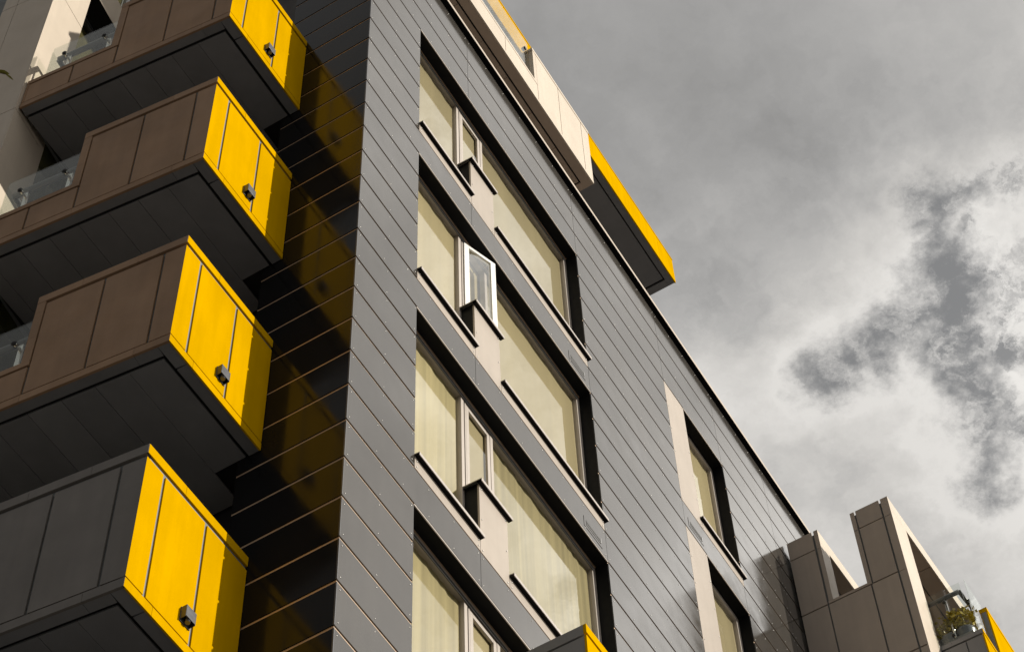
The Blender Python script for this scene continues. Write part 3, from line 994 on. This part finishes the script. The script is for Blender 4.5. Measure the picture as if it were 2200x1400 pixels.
def make_lamp():
    t = thing('wall_lamp', lamp_lab[0], 'wall lamp', 'wall lamps on the yellow balcony fronts', (-0.605, 0.83, -1.0))
    MB().box(-0.078, 0.078, -0.012, 0.0, -0.098, 0.098).build('back_plate', 'lamp', t, bevel=0.003)
    sh = MB()
    sh.box(-0.076, -0.070, -0.075, -0.012, -0.075, 0.09)
    sh.box(0.070, 0.076, -0.075, -0.012, -0.075, 0.09)
    sh.box(-0.070, 0.070, -0.075, -0.069, -0.06, 0.09)
    sh.box(-0.070, 0.070, -0.069, -0.012, 0.082, 0.09)
    sh.build('shade', 'lamp', t, bevel=0.002)
    MB().tube((0, -0.042, -0.085), (0, -0.042, 0.07), 0.027, n=14).build('lens', 'lens', t)
    return t


lp = make_lamp()
lp.scale = (0.74, 0.74, 0.74)
for i in range(1, 4):
    c = copy_tree(lp, None, -3.0 * i)
    c['label'] = lamp_lab[i]

# ================================================================== POTTED PLANTS on the right balcony
def plant(label, cx_, cy_, z0, pr_, ph, n, hgt, spread, kind):
    t = thing('potted_plant', label, 'potted plant', 'potted plants behind the glass of the right balcony', (cx_, cy_, z0))
    if kind == 'round':
        MB().lathe((0, 0, 0), [(pr_ * 0.72, 0), (pr_ * 0.9, ph * 0.4), (pr_, ph * 0.85), (pr_ * 1.06, ph), (pr_ * 0.95, ph), (pr_ * 0.9, ph * 0.9)], 20).build('pot', 'pot', t)
        MB().lathe((0, 0, ph * 0.86), [(0.005, 0.004), (pr_ * 0.93, 0.0)], 16).build('soil', 'soil', t)
    else:
        p = MB()
        p.box(-pr_, pr_, -pr_ * 0.8, pr_ * 0.8, 0, 0.01)
        for a in ((-pr_, -pr_ + 0.01, -pr_ * .8, pr_ * .8), (pr_ - 0.01, pr_, -pr_ * .8, pr_ * .8), (-pr_ + 0.01, pr_ - 0.01, -pr_ * .8, -pr_ * .8 + 0.01), (-pr_ + 0.01, pr_ - 0.01, pr_ * .8 - 0.01, pr_ * .8)):
            p.box(*a, 0.01, ph)
        p.build('pot', 'pot', t, bevel=0.003)
        MB().box(-pr_ + 0.011, pr_ - 0.011, -pr_ * .8 + 0.011, pr_ * .8 - 0.011, 0.011, ph * 0.85).build('soil', 'soil', t)
    lf = MB(); st = MB()
    for i in range(n):
        a = random.uniform(0, 2 * math.pi); rr = spread * math.sqrt(random.random())
        base = V(rr * 0.4 * math.cos(a), rr * 0.4 * math.sin(a), ph * 0.85)
        tip = V(rr * math.cos(a), rr * math.sin(a), ph + hgt * random.uniform(0.25, 1.0))
        if i % 3 == 0:
            st.tube(base, tip, 0.003, 0.0015, 5)
        for k in range(3):
            c0 = tip + V(random.gauss(0, .02), random.gauss(0, .02), random.gauss(0, .025))
            u = V(random.gauss(0, 1), random.gauss(0, 1), random.gauss(0, .6)).normalized()
            w_ = u.orthogonal().normalized()
            w_.rotate(Matrix.Rotation(random.uniform(0, 6.28), 3, u))
            L = random.uniform(0.026, 0.05)
            lf.quad(c0 - u * L, c0 + w_ * L * .55, c0 + u * L, c0 - w_ * L * .55)
    lf.build('foliage', 'leaf', t, kind='stuff')
    st.build('stem', 'leaf', t)
    return t


MB().box(XB + 0.075, XB + 0.62, YB + 0.13, -1.54, -0.80, -0.64).build('planter_ledge', 'slate', wb)
plant('wide zinc bowl with bushy yellow green foliage at the glass corner of the right balcony', XB + 0.215, -1.87, -0.637, 0.125, 0.16, 150, 0.30, 0.19, 'round')
plant('square dark planter with a few upright leaves between bowl and pale portal post', XB + 0.175, -1.655, -0.637, 0.085, 0.15, 34, 0.30, 0.10, 'square')
plant('small round pot with short reddish leaves right beside the pale portal post', XB + 0.14, -1.565, -0.637, 0.045, 0.10, 12, 0.12, 0.05, 'round')

# ================================================================== TREE whose leaf tip enters at the left edge
def pix(x_, y_, d_):
    r = RIGHT * ((x_ - 1100) / 4802.1) + DOWN * ((y_ - 700) / 4802.1) + FWD
    return EYE + r * d_


tip = pix(26, 166, 15.0)
trunk_base = V(tip.x - 3.2, tip.y + 1.2, GROUND)
tree = thing('tree', 'tree at the far left with one leafy twig tip hanging into view', 'tree', loc=tuple(trunk_base))


def TR(mb, name, mat, **kw):
    o = mb.build(name, mat, tree, **kw)
    o.location = -trunk_base
    return o


top = trunk_base + V(0.3, -0.1, 12.0)
tk = MB()
tk.tube(trunk_base, trunk_base + V(0.05, 0, 5), 0.20, 0.15, 12)
tk.tube(trunk_base + V(0.05, 0, 5), trunk_base + V(0.15, -0.05, 9), 0.15, 0.10, 12)
tk.tube(trunk_base + V(0.15, -0.05, 9), top, 0.10, 0.03, 10)
TR(tk, 'trunk', 'bark')
lb_ = MB()
knee = trunk_base + V(0.15, -0.05, 9)
root_tip = pix(-70, 140, 15.0)
lb_.tube(knee, knee.lerp(root_tip, 0.55) + V(0, 0, 0.5), 0.045, 0.02, 8)
lb_.tube(knee.lerp(root_tip, 0.55) + V(0, 0, 0.5), root_tip, 0.02, 0.008, 8)
lb_.tube(root_tip, pix(12, 160, 15.0), 0.006, 0.002, 6)
ends = []
for i in range(9):
    a = random.uniform(1.8, 5.2); hh = random.uniform(5.5, 11)
    e = trunk_base + V(1.3 * math.cos(a), 1.3 * math.sin(a), hh + 1.0)
    lb_.tube(trunk_base + V(0.1, 0, hh), e, 0.035, 0.008, 6)
    ends.append(e)
TR(lb_, 'limbs', 'bark')


def leaf(mb, p, u, wv, L, wd):
    u = u.normalized(); wv = (wv - u * wv.dot(u)).normalized(); nn = u.cross(wv)
    pts = [(0, 0), (0.25, 0.42), (0.55, 0.5), (0.8, 0.3), (1, 0)]
    bm = mb.bm
    mid = [bm.verts.new(p + u * L * a_ - nn * L * 0.12 * a_ * a_) for a_, _ in pts]
    for sgn in (1, -1):
        side = [bm.verts.new(p + u * L * a_ + wv * (sgn * wd * b_) + nn * wd * 0.25 * b_ - nn * L * 0.12 * a_ * a_) for a_, b_ in pts[1:4]]
        seq = [mid[0]] + side + [mid[4]]
        bm.faces.new([mid[0], side[0], mid[1]][::sgn])
        bm.faces.new([mid[1], side[0], side[1], mid[2]][::sgn])
        bm.faces.new([mid[2], side[1], side[2], mid[3]][::sgn])
        bm.faces.new([mid[3], side[2], mid[4]][::sgn])


cr = MB()
for e in ends + [top]:
    for k in range(60):
        p = e + V(random.gauss(0, .45), random.gauss(0, .45), random.gauss(0, .45))
        leaf(cr, p, V(random.gauss(0, 1), random.gauss(0, 1), -0.4), V(random.gauss(0, 1), random.gauss(0, 1), random.gauss(0, 1)), 0.09, 0.035)
TR(cr, 'crown', 'leaf_tree', kind='stuff')
for (a_, b_, wd) in (((-6, 152), (22, 158), 0.030), ((10, 158), (31, 172), 0.018)):
    pa, pb = pix(*a_, 15.0), pix(*b_, 15.0)
    mb = MB()
    leaf(mb, pa, pb - pa, DOWN * 0.8 + FWD * 0.5, (pb - pa).length, wd)
    TR(mb, 'leaf', 'leaf_tree')
